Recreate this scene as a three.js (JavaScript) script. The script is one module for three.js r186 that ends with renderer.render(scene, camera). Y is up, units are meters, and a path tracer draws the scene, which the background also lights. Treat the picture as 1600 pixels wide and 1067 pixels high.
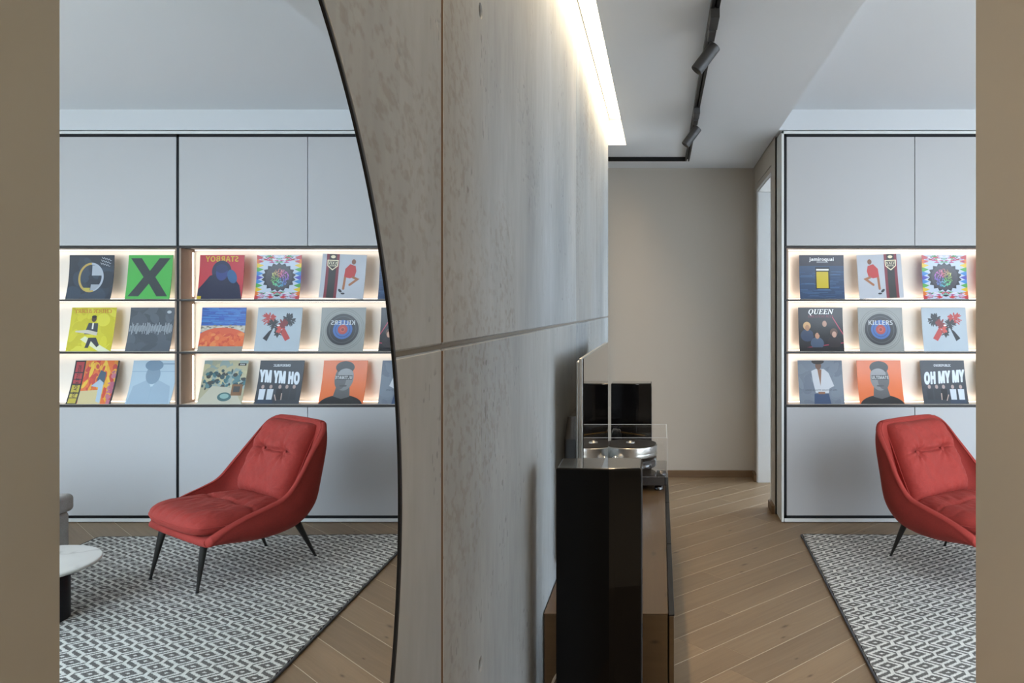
import * as THREE from 'three';
import { RoundedBoxGeometry } from 'three/addons/geometries/RoundedBoxGeometry.js';
import { mergeGeometries, mergeVertices } from 'three/addons/utils/BufferGeometryUtils.js';
import { RectAreaLightUniformsLib } from 'three/addons/lights/RectAreaLightUniformsLib.js';

// ---------- camera, sky, exposure ----------
const scene = new THREE.Scene();
const renderer = new THREE.WebGLRenderer({ antialias: true });
renderer.toneMapping = THREE.LinearToneMapping;
renderer.toneMappingExposure = 1.0;
renderer.shadowMap.enabled = true;
RectAreaLightUniformsLib.init();
const W = 1600, H = 1067, FOCAL = 1200, EYE = 1.46;
const camera = new THREE.PerspectiveCamera(2 * Math.atan(H / 2 / FOCAL) * 180 / Math.PI, W / H, 0.02, 60);
camera.position.set(0, EYE, 0);
camera.lookAt(0, EYE, -5);
camera.setViewOffset(W, H, -232, 53.5, W, H);      // shifted lens: the vanishing point lies right of and above the middle
scene.background = new THREE.Color(0.73, 0.865, 1.0); // even overcast sky seen through the windows
scene.backgroundIntensity = 9.8;
const COVE_LIGHT = 26, SHELF_LIGHT = 9.3, FILL_LAMP_LIGHT = 30;

// ---------- helpers ----------
// Depth Z grows away from the camera; three.js z = -Z.
let seedN = 7;
const rnd = () => { seedN = (seedN + 0x6d2b79f5) | 0; let t = Math.imul(seedN ^ (seedN >>> 15), 1 | seedN); t = (t + Math.imul(t ^ (t >>> 7), 61 | t)) ^ t; return ((t ^ (t >>> 14)) >>> 0) / 4294967296; };
const taken = {};
const numbered = (n) => { const k = taken[n] ?? 0; taken[n] = k + 1; return k ? n + '_' + String(k).padStart(3, '0') : n; };
function shade(o) { o.castShadow = true; o.receiveShadow = true; return o; }
function thing(name, label, category, [x, y, Z] = [0, 0, 0], group) {
  const o = new THREE.Group(); o.name = numbered(name); o.position.set(x, y, -Z);
  o.userData = { label, category }; if (group) o.userData.group = group;
  scene.add(o); return o;
}
function tag(o, label, category, group) { o.userData.label = label; o.userData.category = category; if (group) o.userData.group = group; return o; }
// adds a mesh whose geometry is given in world place under a parent, or in the parent's own axes when local
function part(name, geo, mat, parent = scene, local = false) {
  let g = Array.isArray(geo) ? merge(geo) : geo;
  if (!local && parent !== scene) { parent.updateMatrixWorld(true); g = g.clone().applyMatrix4(new THREE.Matrix4().copy(parent.matrixWorld).invert()); }
  const m = shade(new THREE.Mesh(g, mat));
  m.name = parent === scene ? numbered(name) : childName(parent, name);
  parent.add(m); return m;
}
function childName(p, n) { p.userData_names ??= {}; const k = p.userData_names[n] ?? 0; p.userData_names[n] = k + 1; return k ? n + '_' + String(k).padStart(3, '0') : n; }
function struct(name, geo, mat) { const m = part(name, geo, mat); m.userData.kind = 'structure'; return m; }
function merge(list) { return mergeGeometries(list.map((g) => { let q = g.index ? g.toNonIndexed() : g.clone(); for (const k of Object.keys(q.attributes)) if (!['position', 'normal', 'uv'].includes(k)) q.deleteAttribute(k); if (!q.attributes.uv) q.setAttribute('uv', new THREE.BufferAttribute(new Float32Array(q.attributes.position.count * 2), 2)); return q; })); }
function metreUV(g, ox = 0, oy = 0, along = null) {
  const p = g.attributes.position, n = g.attributes.normal, uv = new Float32Array(p.count * 2);
  for (let i = 0; i < p.count; i++) {
    const ax = Math.abs(n.getX(i)), ay = Math.abs(n.getY(i)), az = Math.abs(n.getZ(i)); let u, v;
    if (ay >= ax && ay >= az) { u = p.getX(i); v = p.getZ(i); } else if (ax >= az) { u = p.getY(i); v = p.getZ(i); } else { u = p.getY(i); v = p.getX(i); }
    if (along === 'y' && !(ay >= ax && ay >= az)) [u, v] = [v, u];
    uv[i * 2] = u + ox; uv[i * 2 + 1] = v + oy;
  }
  g.setAttribute('uv', new THREE.BufferAttribute(uv, 2)); return g;
}
function bx(x0, x1, y0, y1, Z0, Z1, r = 0.002) {
  const w = x1 - x0, h = y1 - y0, d = Z1 - Z0; r = Math.min(r, w / 2.01, h / 2.01, d / 2.01);
  const g = r > 0 ? new RoundedBoxGeometry(w, h, d, 2, r) : new THREE.BoxGeometry(w, h, d);
  g.translate((x0 + x1) / 2, (y0 + y1) / 2, -(Z0 + Z1) / 2); return metreUV(g);
}
const slab = (...a) => bx(...a, 0);
function cyl(rt, rb, h, x, y, Z, seg = 40) { const g = new THREE.CylinderGeometry(rt, rb, h, seg); g.translate(x, y, -Z); return g; }
function rod(a, b, ra, rb = ra, seg = 20) {
  const A = new THREE.Vector3(...a), B = new THREE.Vector3(...b), d = B.clone().sub(A);
  const g = new THREE.CylinderGeometry(rb, ra, d.length(), seg);
  g.applyQuaternion(new THREE.Quaternion().setFromUnitVectors(new THREE.Vector3(0, 1, 0), d.normalize())); g.translate((A.x + B.x) / 2, (A.y + B.y) / 2, (A.z + B.z) / 2); return g;
}
function lathe(pts, x, y, Z, seg = 64) { const g = new THREE.LatheGeometry(pts.map(([r, h]) => new THREE.Vector2(r, h)), seg); g.translate(x, y, -Z); return g; }
function tube(pts, r, seg = 60, closed = false, rs = 10) { return new THREE.TubeGeometry(new THREE.CatmullRomCurve3(pts.map((p) => new THREE.Vector3(...p)), closed), seg, r, rs, closed); }

// ---------- noise and textures ----------
const LAT = new Float32Array(256 * 256); for (let i = 0; i < LAT.length; i++) LAT[i] = rnd();
function noise(x, y, px = 256, py = 256) {     // value noise, repeats every px, py cells
  const ix = Math.floor(x), iy = Math.floor(y), fx = x - ix, fy = y - iy, sx = fx * fx * (3 - 2 * fx), sy = fy * fy * (3 - 2 * fy);
  const m = (v, p) => ((v % p) + p) % p, x0 = m(ix, px) & 255, x1 = m(ix + 1, px) & 255, y0 = (m(iy, py) & 255) << 8, y1 = (m(iy + 1, py) & 255) << 8;
  const a = LAT[y0 + x0], b = LAT[y0 + x1], c = LAT[y1 + x0], d = LAT[y1 + x1];
  return a + (b - a) * sx + (c - a) * sy + (a - b - c + d) * sx * sy;
}
function fbm(x, y, o, px, py) { let s = 0, a = 0.5, t = 0; for (let i = 0; i < o; i++) { s += a * noise(x + i * 17, y + i * 31, px, py); t += a; x *= 2; y *= 2; px *= 2; py *= 2; a *= 0.5; } return s / t; }
function texture(w, h, fn, srgb = true) {
  const d = new Uint8Array(w * h * 4), out = [0, 0, 0];
  for (let y = 0; y < h; y++) for (let x = 0; x < w; x++) { fn(x / w, y / h, out, x, y); const i = (y * w + x) * 4; d[i] = Math.max(0, Math.min(255, out[0])); d[i + 1] = Math.max(0, Math.min(255, out[1])); d[i + 2] = Math.max(0, Math.min(255, out[2])); d[i + 3] = 255; }
  const t = new THREE.DataTexture(d, w, h); t.wrapS = t.wrapT = THREE.RepeatWrapping; t.magFilter = THREE.LinearFilter; t.minFilter = THREE.LinearMipmapLinearFilter; t.generateMipmaps = true;
  if (srgb) t.colorSpace = THREE.SRGBColorSpace; t.needsUpdate = true; return t;
}
const std = (o) => new THREE.MeshStandardMaterial(o);
const phys = (o) => new THREE.MeshPhysicalMaterial(o);
const clamp01 = (v) => Math.max(0, Math.min(1, v));
const ramp = (a, b, v) => { const t = clamp01((v - a) / (b - a)); return t * t * (3 - 2 * t); };

// board-cast concrete, 3 m square
const concreteMap = texture(2048, 2048, (u, v, o) => {
  const streak = fbm(u * 16, v * 2.0, 4, 16, 2) - 0.5, fine = fbm(u * 150, v * 40, 3, 150, 40) - 0.5, cloud = fbm(u * 6, v * 5, 4, 6, 5) - 0.5;
  const wob = 3 * fbm(u * 30, v * 30, 2, 30, 30), blot = fbm(u * 190 + wob, v * 230 + u * 30, 4, 300, 230), where = ramp(0.52, 0.70, fbm(u * 7 + 3, v * 5 + 1, 4, 7, 5));
  const stain = ramp(0.45, 0.78, blot) * where, pit = ramp(0.83, 0.88, noise(u * 330, v * 150, 330, 150)) * ramp(0.58, 0.7, noise(u * 30, v * 20, 30, 20));
  const g = 178 + streak * 34 + fine * 14 + cloud * 34 - stain * 17 - pit * 26;
  const warm = (fbm(u * 4 + 9, v * 3, 3, 4, 3) - 0.5) * 18 + stain * 5;
  o[0] = g + warm * 0.7; o[1] = g + 1; o[2] = g - warm * 0.8;
});
const concreteBump = texture(1024, 1024, (u, v, o) => {
  const pit = ramp(0.80, 0.88, noise(u * 210, v * 150, 210, 150)) * ramp(0.55, 0.7, noise(u * 30, v * 20, 30, 20));
  o[0] = o[1] = o[2] = 150 + (fbm(u * 40, v * 16, 4, 40, 16) - 0.5) * 120 - pit * 100;
}, false);
for (const t of [concreteMap, concreteBump]) t.repeat.set(1 / 3, 1 / 3);
// smoked oak, grain along v; 1.4 m across, 2.8 m along
const KN = []; for (let i = 0; i < 22; i++) KN.push([rnd(), rnd(), 0.5 + rnd()]);
const oakMap = texture(1024, 2048, (u, v, o) => {
  let k = 0, bend = 0;
  for (const [a, b, s] of KN) { let dx = u - a, dy = v - b; dx -= Math.round(dx); dy -= Math.round(dy); const X = dx * 1.4 / (0.006 * s), Y = dy * 2.8 / (0.016 * s), r = X * X + Y * Y; if (r < 60) { k += Math.exp(-r * 0.9); bend += Math.exp(-r / 14) * Math.sign(dx) * 0.018; } }
  const uu = u + bend + (fbm(u * 6, v * 5, 2, 6, 5) - 0.5) * 0.02;
  const g = fbm(uu * 90, v * 7, 4, 90, 7) - 0.5, f = fbm(uu * 400, v * 20, 2, 400, 20) - 0.5, c = fbm(u * 10, v * 3, 3, 10, 3) - 0.5;
  const b = g * 16 + f * 9 + c * 20 - k * 56;
  o[0] = 154 + b; o[1] = 134 + b * 0.98; o[2] = 110 + b * 0.9;
});
oakMap.repeat.set(1 / 1.4, 1 / 2.8);
const oakBump = texture(512, 1024, (u, v, o) => { o[0] = o[1] = o[2] = 128 + (fbm(u * 220, v * 9, 3, 220, 9) - 0.5) * 150; }, false);
oakBump.repeat.copy(oakMap.repeat);
const weave = texture(256, 256, (u, v, o) => { const a = Math.sin(u * Math.PI * 64), b = Math.sin(v * Math.PI * 64); o[0] = o[1] = o[2] = 128 + 60 * a * b + (noise(u * 64, v * 64, 64, 64) - 0.5) * 70; }, false);
weave.repeat.set(8, 8);
const nap = texture(512, 512, (u, v, o) => { const g = 236 + (fbm(u * 12, v * 12, 4, 12, 12) - 0.5) * 22 + (noise(u * 256, v * 256, 256, 256) - 0.5) * 22; o[0] = o[1] = o[2] = g; });
nap.repeat.set(1.6, 1.6);
const plasterBump = texture(512, 512, (u, v, o) => { o[0] = o[1] = o[2] = 128 + (fbm(u * 40, v * 40, 4, 40, 40) - 0.5) * 90; }, false);

// ---------- materials ----------
const M = {
  concrete: std({ map: concreteMap, bumpMap: concreteBump, bumpScale: 0.0012, roughness: 0.72, color: 0xdde3e8 }),
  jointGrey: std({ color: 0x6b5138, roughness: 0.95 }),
  concreteCore: std({ color: 0x8a857e, roughness: 0.9 }),
  ceiling: std({ color: 0xd9dde2, roughness: 0.92, bumpMap: plasterBump, bumpScale: 0.0002 }),
  bulkhead: std({ color: 0xc8cbce, roughness: 0.9, bumpMap: plasterBump, bumpScale: 0.0002 }),
  hallPaint: std({ color: 0xb9b1a6, roughness: 0.85, bumpMap: plasterBump, bumpScale: 0.0002 }),
  jambPaint: std({ color: 0xdacbb6, roughness: 0.8, bumpMap: plasterBump, bumpScale: 0.0002 }),
  whitePaint: std({ color: 0xdfe0e0, roughness: 0.85 }),
  lacquer: phys({ color: 0xb4b4b5, roughness: 0.62 }),
  lacquerFrame: std({ color: 0xd6d8d6, roughness: 0.4 }),
  blackMetal: std({ color: 0x16171a, roughness: 0.42, metalness: 0.6 }),
  boardCore: std({ color: 0x9c9488, roughness: 0.85 }),
  darkGap: std({ color: 0x0d0e11, roughness: 0.8 }),
  shelf: std({ color: 0x2a2624, roughness: 0.45, metalness: 0.3 }),
  backPanel: std({ color: 0xe6dcd0, roughness: 0.7 }),
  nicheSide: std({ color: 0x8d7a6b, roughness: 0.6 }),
  oak: std({ map: oakMap, bumpMap: oakBump, bumpScale: 0.0006, roughness: 0.5 }),
  filler: std({ color: 0xcabba4, roughness: 0.8 }),
  skirting: std({ map: oakMap, color: 0xb8a48c, roughness: 0.5 }),
  benchOak: std({ map: oakMap, bumpMap: oakBump, bumpScale: 0.0004, color: 0x8c7d66, roughness: 0.3 }),
  mirror: std({ color: 0xdfe3e4, metalness: 1, roughness: 0.0 }),
  mirrorRim: std({ color: 0x0c0d10, roughness: 0.4, metalness: 0.5 }),
  pianoBlack: phys({ color: 0x050506, roughness: 0.3, specularIntensity: 0.1, clearcoat: 0.35, clearcoatRoughness: 0.02 }),
  lacquerTop: phys({ color: 0x050506, roughness: 0.2, clearcoat: 1, clearcoatRoughness: 0.02 }),
  baffle: std({ color: 0x0b0b0d, roughness: 0.75 }),
  screen: phys({ color: 0x050506, roughness: 0.04, clearcoat: 1, clearcoatRoughness: 0.0 }),
  silver: std({ color: 0xc9c7c2, metalness: 1, roughness: 0.28 }),
  chrome: std({ color: 0xdedede, metalness: 1, roughness: 0.1 }),
  brass: std({ color: 0xb78a45, metalness: 1, roughness: 0.25 }),
  acrylic: phys({ color: 0xffffff, roughness: 0.02, transmission: 1, thickness: 0, ior: 1.45 }),
  acrylicEdge: std({ color: 0xc8ccce, roughness: 0.3 }),
  smoke: phys({ color: 0x1a1a1c, roughness: 0.08, clearcoat: 1, clearcoatRoughness: 0.02 }),
  fabricRed: phys({ color: 0x9e3026, map: nap, roughness: 0.85, bumpMap: weave, bumpScale: 0.0004, sheen: 0.3, sheenRoughness: 0.5, sheenColor: new THREE.Color(0xd8705c) }),
  fabricGrey: std({ color: 0xaeaba8, map: nap, roughness: 0.95, bumpMap: weave, bumpScale: 0.0006 }),
  chairLeg: std({ color: 0x3a3836, roughness: 0.4, metalness: 0.7 }),
  marble: phys({ color: 0xdcdbd8, roughness: 0.3, map: texture(512, 512, (u, v, o) => { const w = Math.abs(fbm(u * 5 + 1.5 * fbm(u * 4, v * 4, 3, 4, 4), v * 5, 4, 5, 5) - 0.5); const g = 244 - 46 * Math.exp(-w * 55) + (fbm(u * 8, v * 8, 3, 8, 8) - 0.5) * 12; o[0] = g; o[1] = g; o[2] = g - 2; }) }),
  darkLeg: std({ color: 0x1d1f24, roughness: 0.5, metalness: 0.4 }),
  spot: std({ color: 0x4a4a4b, roughness: 0.5, metalness: 0.5 }),
  cable: std({ color: 0xb9b2a6, roughness: 0.5 }),
  cableBlack: std({ color: 0x111111, roughness: 0.5 }),
  ledWarm: std({ color: 0xffffff, emissive: new THREE.Color(1.0, 0.80, 0.54), emissiveIntensity: 3 }),
  fillPanel: std({ color: 0xffffff, emissive: new THREE.Color(1.0, 0.98, 0.96), emissiveIntensity: 1.5 }),
  ledShelf: std({ color: 0xffffff, emissive: new THREE.Color(1.0, 0.86, 0.74), emissiveIntensity: 3 }),
  windowFrame: std({ color: 0x2c2e31, roughness: 0.5 }),
  binding: std({ color: 0x4c4d52, roughness: 0.9, bumpMap: weave, bumpScale: 0.0006 }),
};

// ---------- structure: floor ----------
const ROOM = { x0: -2.2, x1: 7.4, Z0: -2.1, Z1: 7.2 };
const floor = struct('floor', slab(ROOM.x0, ROOM.x1, -0.12, -0.0009, ROOM.Z0, ROOM.Z1), M.filler);
{
  const A = 43.2 * Math.PI / 180, d = [Math.cos(A), Math.sin(A)], n = [-Math.sin(A), Math.cos(A)], PW = 0.1748, PL = 2.2, gap = 0.0028;
  const clip = (poly, i, v, keepAbove) => {
    const out = [];
    for (let k = 0; k < poly.length; k++) {
      const a = poly[k], b = poly[(k + 1) % poly.length], ia = keepAbove ? a[i] >= v : a[i] <= v, ib = keepAbove ? b[i] >= v : b[i] <= v;
      if (ia) out.push(a);
      if (ia !== ib) { const t = (v - a[i]) / (b[i] - a[i]); out.push([a[0] + (b[0] - a[0]) * t, a[1] + (b[1] - a[1]) * t]); }
    }
    return out;
  };
  const inset = (poly, q) => poly.map((p, k) => {
    const a = poly[(k + poly.length - 1) % poly.length], b = poly[(k + 1) % poly.length];
    let e = [p[0] - a[0], p[1] - a[1]], f = [b[0] - p[0], b[1] - p[1]]; const le = Math.hypot(...e) || 1, lf = Math.hypot(...f) || 1;
    e = [e[0] / le, e[1] / le]; f = [f[0] / lf, f[1] / lf];
    const s = Math.max(0.35, Math.abs(e[0] * f[1] - e[1] * f[0])); return [p[0] + (f[0] - e[0]) * q / s, p[1] + (f[1] - e[1]) * q / s];
  });
  const plankMats = [0xdfd8cf, 0xdbd3c9, 0xe2dad0, 0xd8d1c8, 0xe5dcd1].map((c) => { const m = M.oak.clone(); m.color = new THREE.Color(c); return m; });
  const b0 = 1.7208;
  for (let k = -22; k < 34; k++) {
    // butt joints as measured on two rows, staggered elsewhere
    const off = k === 4 ? 2.742 : k === 3 ? 2.374 : rnd() * PL;
    for (let j = -4; j < 5; j++) {
      const a0 = off + j * PL + 0.0005, a1 = off + (j + 1) * PL - 0.0005, q0 = b0 + k * PW + gap / 2, q1 = b0 + (k + 1) * PW - gap / 2;
      let poly = [[a0, q0], [a1, q0], [a1, q1], [a0, q1]].map(([a, b]) => [a * d[0] + b * n[0], a * d[1] + b * n[1]]);
      poly = clip(poly, 0, -0.395, true); poly = clip(poly, 0, ROOM.x1, false); poly = clip(poly, 1, 0.4, true); poly = clip(poly, 1, ROOM.Z1, false);
      if (poly.length < 3) continue;
      let area = 0; for (let i = 0; i < poly.length; i++) { const p = poly[i], r = poly[(i + 1) % poly.length]; area += p[0] * r[1] - p[1] * r[0]; }
      if (Math.abs(area) < 0.012) continue;
      // nothing of the floor shows inside the near wall block or under the rug's middle, so leave those planks out
      const cx = poly.reduce((s, p) => s + p[0], 0) / poly.length, cz = poly.reduce((s, p) => s + p[1], 0) / poly.length;
      if (poly.every((p) => p[0] > 0.74 && p[1] < 1.78)) continue;
      const top = inset(poly, 0.0008), N = poly.length, pos = [], uv = [];
      const ox = rnd() * 7, oy = rnd() * 7, U = (p) => [(p[0] * n[0] + p[1] * n[1]) + ox, (p[0] * d[0] + p[1] * d[1]) + oy];
      const put = (p, h) => { pos.push(p[0], h, -p[1]); uv.push(...U(p)); };
      for (let i = 1; i < N - 1; i++) { put(top[0], 0); put(top[i], 0); put(top[i + 1], 0); }
      for (let i = 0; i < N; i++) { const j2 = (i + 1) % N; for (const [P, Q, hp, hq] of [[top, poly, 0, -0.0008], [poly, poly, -0.0008, -0.0029]]) { put(P[i], hp); put(Q[i], hq); put(Q[j2], hq); put(P[i], hp); put(Q[j2], hq); put(P[j2], hp); } }
      const g = new THREE.BufferGeometry(); g.setAttribute('position', new THREE.Float32BufferAttribute(pos, 3)); g.setAttribute('uv', new THREE.Float32BufferAttribute(uv, 2)); g.computeVertexNormals();
      part('plank', g, plankMats[Math.floor(rnd() * plankMats.length)], floor);
    }
  }
}

// ---------- structure: concrete wall on the left ----------
const WX = -0.378, WEND = 5.55, CEIL = 2.657, HIGH = 2.80;
const wallLeft = struct('wall_left', slab(-0.66, WX - 0.03, -0.05, 2.86, ROOM.Z0, WEND), M.concreteCore);
{
  const JZ = [ROOM.Z0, 1.332, 3.437, WEND], JG = [[0, -0.006], [0.006, -0.001], [0.001, 0]], rows = [[0.0, 1.3875], [1.3955, 2.86]];
  const basis = new THREE.Matrix4().makeBasis(new THREE.Vector3(0, 0, -1), new THREE.Vector3(0, 1, 0), new THREE.Vector3(1, 0, 0));
  part('joint', slab(WX - 0.031, WX - 0.006, 1.384, 1.399, ROOM.Z0, WEND - 0.005), M.concreteCore, wallLeft);
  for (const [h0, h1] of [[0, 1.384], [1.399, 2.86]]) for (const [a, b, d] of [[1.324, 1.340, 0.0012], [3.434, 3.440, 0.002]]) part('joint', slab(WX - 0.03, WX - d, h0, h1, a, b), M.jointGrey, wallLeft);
  const holes = [[1.614, 2.083], [1.614, 0.71], [3.1, 2.083], [3.1, 0.71]];
  for (let c = 0; c < 3; c++) for (let r = 0; r < 2; r++) {
    const z0 = JZ[c] + JG[c][0], z1 = JZ[c + 1] + JG[c][1], [h0, h1] = rows[r], e = 0.003, s = new THREE.Shape();
    s.moveTo(z0 + e, h0 + e); s.lineTo(z1 - e, h0 + e); s.lineTo(z1 - e, h1 - e); s.lineTo(z0 + e, h1 - e); s.closePath();
    for (const [hz, hh] of holes) if (hz > z0 && hz < z1 && hh > h0 && hh < h1 && !(c === 1 && hz > 3)) { const p = new THREE.Path(); p.absarc(hz, hh, 0.0165, 0, Math.PI * 2, true); s.holes.push(p); }
    const g = new THREE.ExtrudeGeometry(s, { depth: 0.024, bevelEnabled: true, bevelSize: e, bevelThickness: 0.003, bevelOffset: 0, bevelSegments: 1, curveSegments: 24 });
    const uv = g.attributes.uv; for (let i = 0; i < uv.count; i++) uv.setXY(i, uv.getX(i) + [0.4, 1.15, 2.3][c], uv.getY(i) + [0.35, 1.9][r] + c * 0.77);
    g.applyMatrix4(basis); g.translate(WX - 0.027, 0, 0);
    part('concrete_panel', g, M.concrete, wallLeft);
  }
}

// ---------- structure: ceilings and other walls ----------
struct('ceiling', [slab(-0.253, 0.80, CEIL, 2.9, ROOM.Z0, 6.61), slab(ROOM.x0, -0.253, CEIL, 2.9, 5.67, 6.61), slab(-0.66, -0.253, 2.86, 2.9, ROOM.Z0, 5.67), slab(0.80, 0.95, 2.9, 2.95, 5.42, 6.8)], M.ceiling);
struct('ceiling_raised', slab(0.80, ROOM.x1, HIGH, 2.95, 1.797, 5.42), M.ceiling);
struct('wall_bulkhead', slab(0.80, ROOM.x1, CEIL + 0.004, HIGH, 5.203, 5.42), M.bulkhead);
// near wall block with the living room's front window (outside the frame)
const FW = [1.5, 4.2, 0.05, 2.55];
struct('wall_right', [slab(0.738, 1.3, -0.05, CEIL, ROOM.Z0, 1.797), slab(1.3, FW[0], 0, CEIL, 1.5, 1.797), slab(FW[1], ROOM.x1 + 0.2, 0, CEIL, 1.5, 1.797), slab(FW[0], FW[1], 0, FW[2], 1.5, 1.797), slab(FW[0], FW[1], FW[3], CEIL, 1.5, 1.797)], M.jambPaint);
struct('window_2', [bx(FW[0], FW[0] + 0.05, FW[2], FW[3], 1.6, 1.67), bx(FW[1] - 0.05, FW[1], FW[2], FW[3], 1.6, 1.67), bx(FW[0], FW[1], FW[2], FW[2] + 0.05, 1.6, 1.67), bx(FW[0], FW[1], FW[3] - 0.05, FW[3], 1.6, 1.67), bx(2.82, 2.88, FW[2], FW[3], 1.6, 1.67)], M.windowFrame);
struct('wall_above_opening', slab(0.80, ROOM.x1 + 0.2, CEIL, 2.95, 1.5, 1.797), M.ceiling);
struct('wall_back', [slab(0.81, 2.75, 0, 2.95, 5.42, 5.56), slab(2.75, ROOM.x1 + 0.2, 0, 2.95, 5.42, 5.56), slab(4.375, ROOM.x1 + 0.2, 0, CEIL, 5.203, 5.42)], M.whitePaint);
struct('wall_far', slab(ROOM.x0, 0.95, 0, 2.9, 6.61, 6.8), M.hallPaint);
struct('wall_hall', [slab(0.808, 0.95, 0, 2.9, 5.42, 5.61), slab(0.808, 0.95, 0, 2.9, 6.41, 6.61), slab(0.808, 0.95, 2.43, 2.492, 5.61, 6.41), slab(0.812, 0.95, 2.492, 2.497, 5.61, 6.41), slab(0.808, 0.95, 2.497, 2.9, 5.61, 6.41)], M.hallPaint);
struct('wall_hall_end', slab(ROOM.x0 - 0.15, ROOM.x0, 0, 2.9, 5.0, 6.8), M.hallPaint);
struct('wall_hall_back', slab(ROOM.x0 - 0.15, -0.66, 0, 2.9, 5.4, 5.55), M.hallPaint);
struct('wall_behind_camera', slab(-0.7, 0.9, -0.05, 2.9, ROOM.Z0 - 0.15, ROOM.Z0), M.hallPaint);
// living room window wall (right, outside the frame) and the side room behind the doorway
{
  const x0 = ROOM.x1, x1 = ROOM.x1 + 0.2, a = 2.1, b = 4.5, lo = 0.05, hi = 2.6;
  struct('wall_window', [slab(x0, x1, 0, 2.95, 1.797, a), slab(x0, x1, 0, 2.95, b, 5.42), slab(x0, x1, 0, lo, a, b), slab(x0, x1, hi, 2.95, a, b)], M.whitePaint);
  const f = [bx(x0 + 0.05, x0 + 0.12, lo, hi, a, a + 0.05), bx(x0 + 0.05, x0 + 0.12, lo, hi, b - 0.05, b), bx(x0 + 0.05, x0 + 0.12, lo, lo + 0.05, a, b), bx(x0 + 0.05, x0 + 0.12, hi - 0.05, hi, a, b), bx(x0 + 0.05, x0 + 0.12, lo, hi, 3.48, 3.53)];
  struct('window_1', f, M.windowFrame);
  struct('wall_side_room', [slab(0.95, 2.6, 0, 2.9, 7.2, 7.35), slab(2.6, 2.75, 0, 2.9, 5.42, 5.65), slab(2.6, 2.75, 0, 2.9, 7.1, 7.35), slab(2.6, 2.75, 2.5, 2.9, 5.65, 7.1), slab(2.6, 2.75, 0, 0.05, 5.65, 7.1), slab(0.95, 1.0, 0, 2.9, 6.61, 7.2)], M.whitePaint);
  struct('ceiling_side_room', slab(0.95, 2.75, 2.75, 2.9, 5.56, 7.35), M.ceiling);
}
// skirting
struct('baseboard_far', bx(-2.2, 0.80, 0.0, 0.058, 6.592, 6.612, 0.002), M.skirting);
struct('baseboard_hall', [bx(0.784, 0.81, 0, 0.058, 6.415, 6.595, 0.002)], M.skirting);
struct('baseboard_corner', [bx(0.784, 0.81, 0, 0.058, 5.425, 5.605, 0.002)], M.skirting);
struct('door_1', [slab(0.812, 0.952, 0, 2.43, 6.396, 6.411), slab(0.812, 0.952, 2.42, 2.431, 5.61, 6.41), bx(0.803, 0.812, 0, 2.43, 5.598, 5.613), bx(0.803, 0.812, 0, 2.43, 6.407, 6.42), bx(0.803, 0.812, 2.428, 2.445, 5.598, 6.42)], M.whitePaint);

// ---------- cove light above the concrete wall ----------
{
  const t = thing('cove_light', 'warm light strip glowing in the ceiling slot above the concrete wall', 'light', [-0.27, 2.81, 2.9]);
  part('light_strip', bx(-0.372, -0.257, 2.846, 2.853, 0.3, 5.64, 0.001), M.ledWarm, t);
  part('channel', bx(-0.374, -0.255, 2.8535, 2.859, 0.3, 5.64, 0.001), M.silver, t);
  const L = new THREE.RectAreaLight(new THREE.Color(1.0, 0.75, 0.46), COVE_LIGHT, 5.3, 0.1);
  L.position.set(-0.312, 2.842, -2.97); L.lookAt(-0.322, 2.0, -2.97); L.name = 'cove_glow'; scene.add(L);
}

// ---------- added fill lamp, unseen behind the camera, to brighten the near walls ----------
{
  const t = thing('added_fill_lamp', 'added flat square fill lamp behind the viewer, out of view, brightening the near walls', 'light', [0.2, CEIL, -0.7]);
  part('housing', bx(-0.12, 0.52, CEIL - 0.03, CEIL, -1.02, -0.38, 0.004), M.lacquerFrame, t);
  part('fill_diffuser', bx(-0.10, 0.50, CEIL - 0.034, CEIL - 0.0305, -1.0, -0.4, 0.001), M.fillPanel, t);
  const L = new THREE.RectAreaLight(new THREE.Color(1.0, 0.98, 0.96), FILL_LAMP_LIGHT, 0.6, 0.6); L.position.set(0.2, CEIL - 0.04, 0.7); L.lookAt(0.2, 0, 0.7); L.name = 'fill_glow'; scene.add(L);
}

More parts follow.
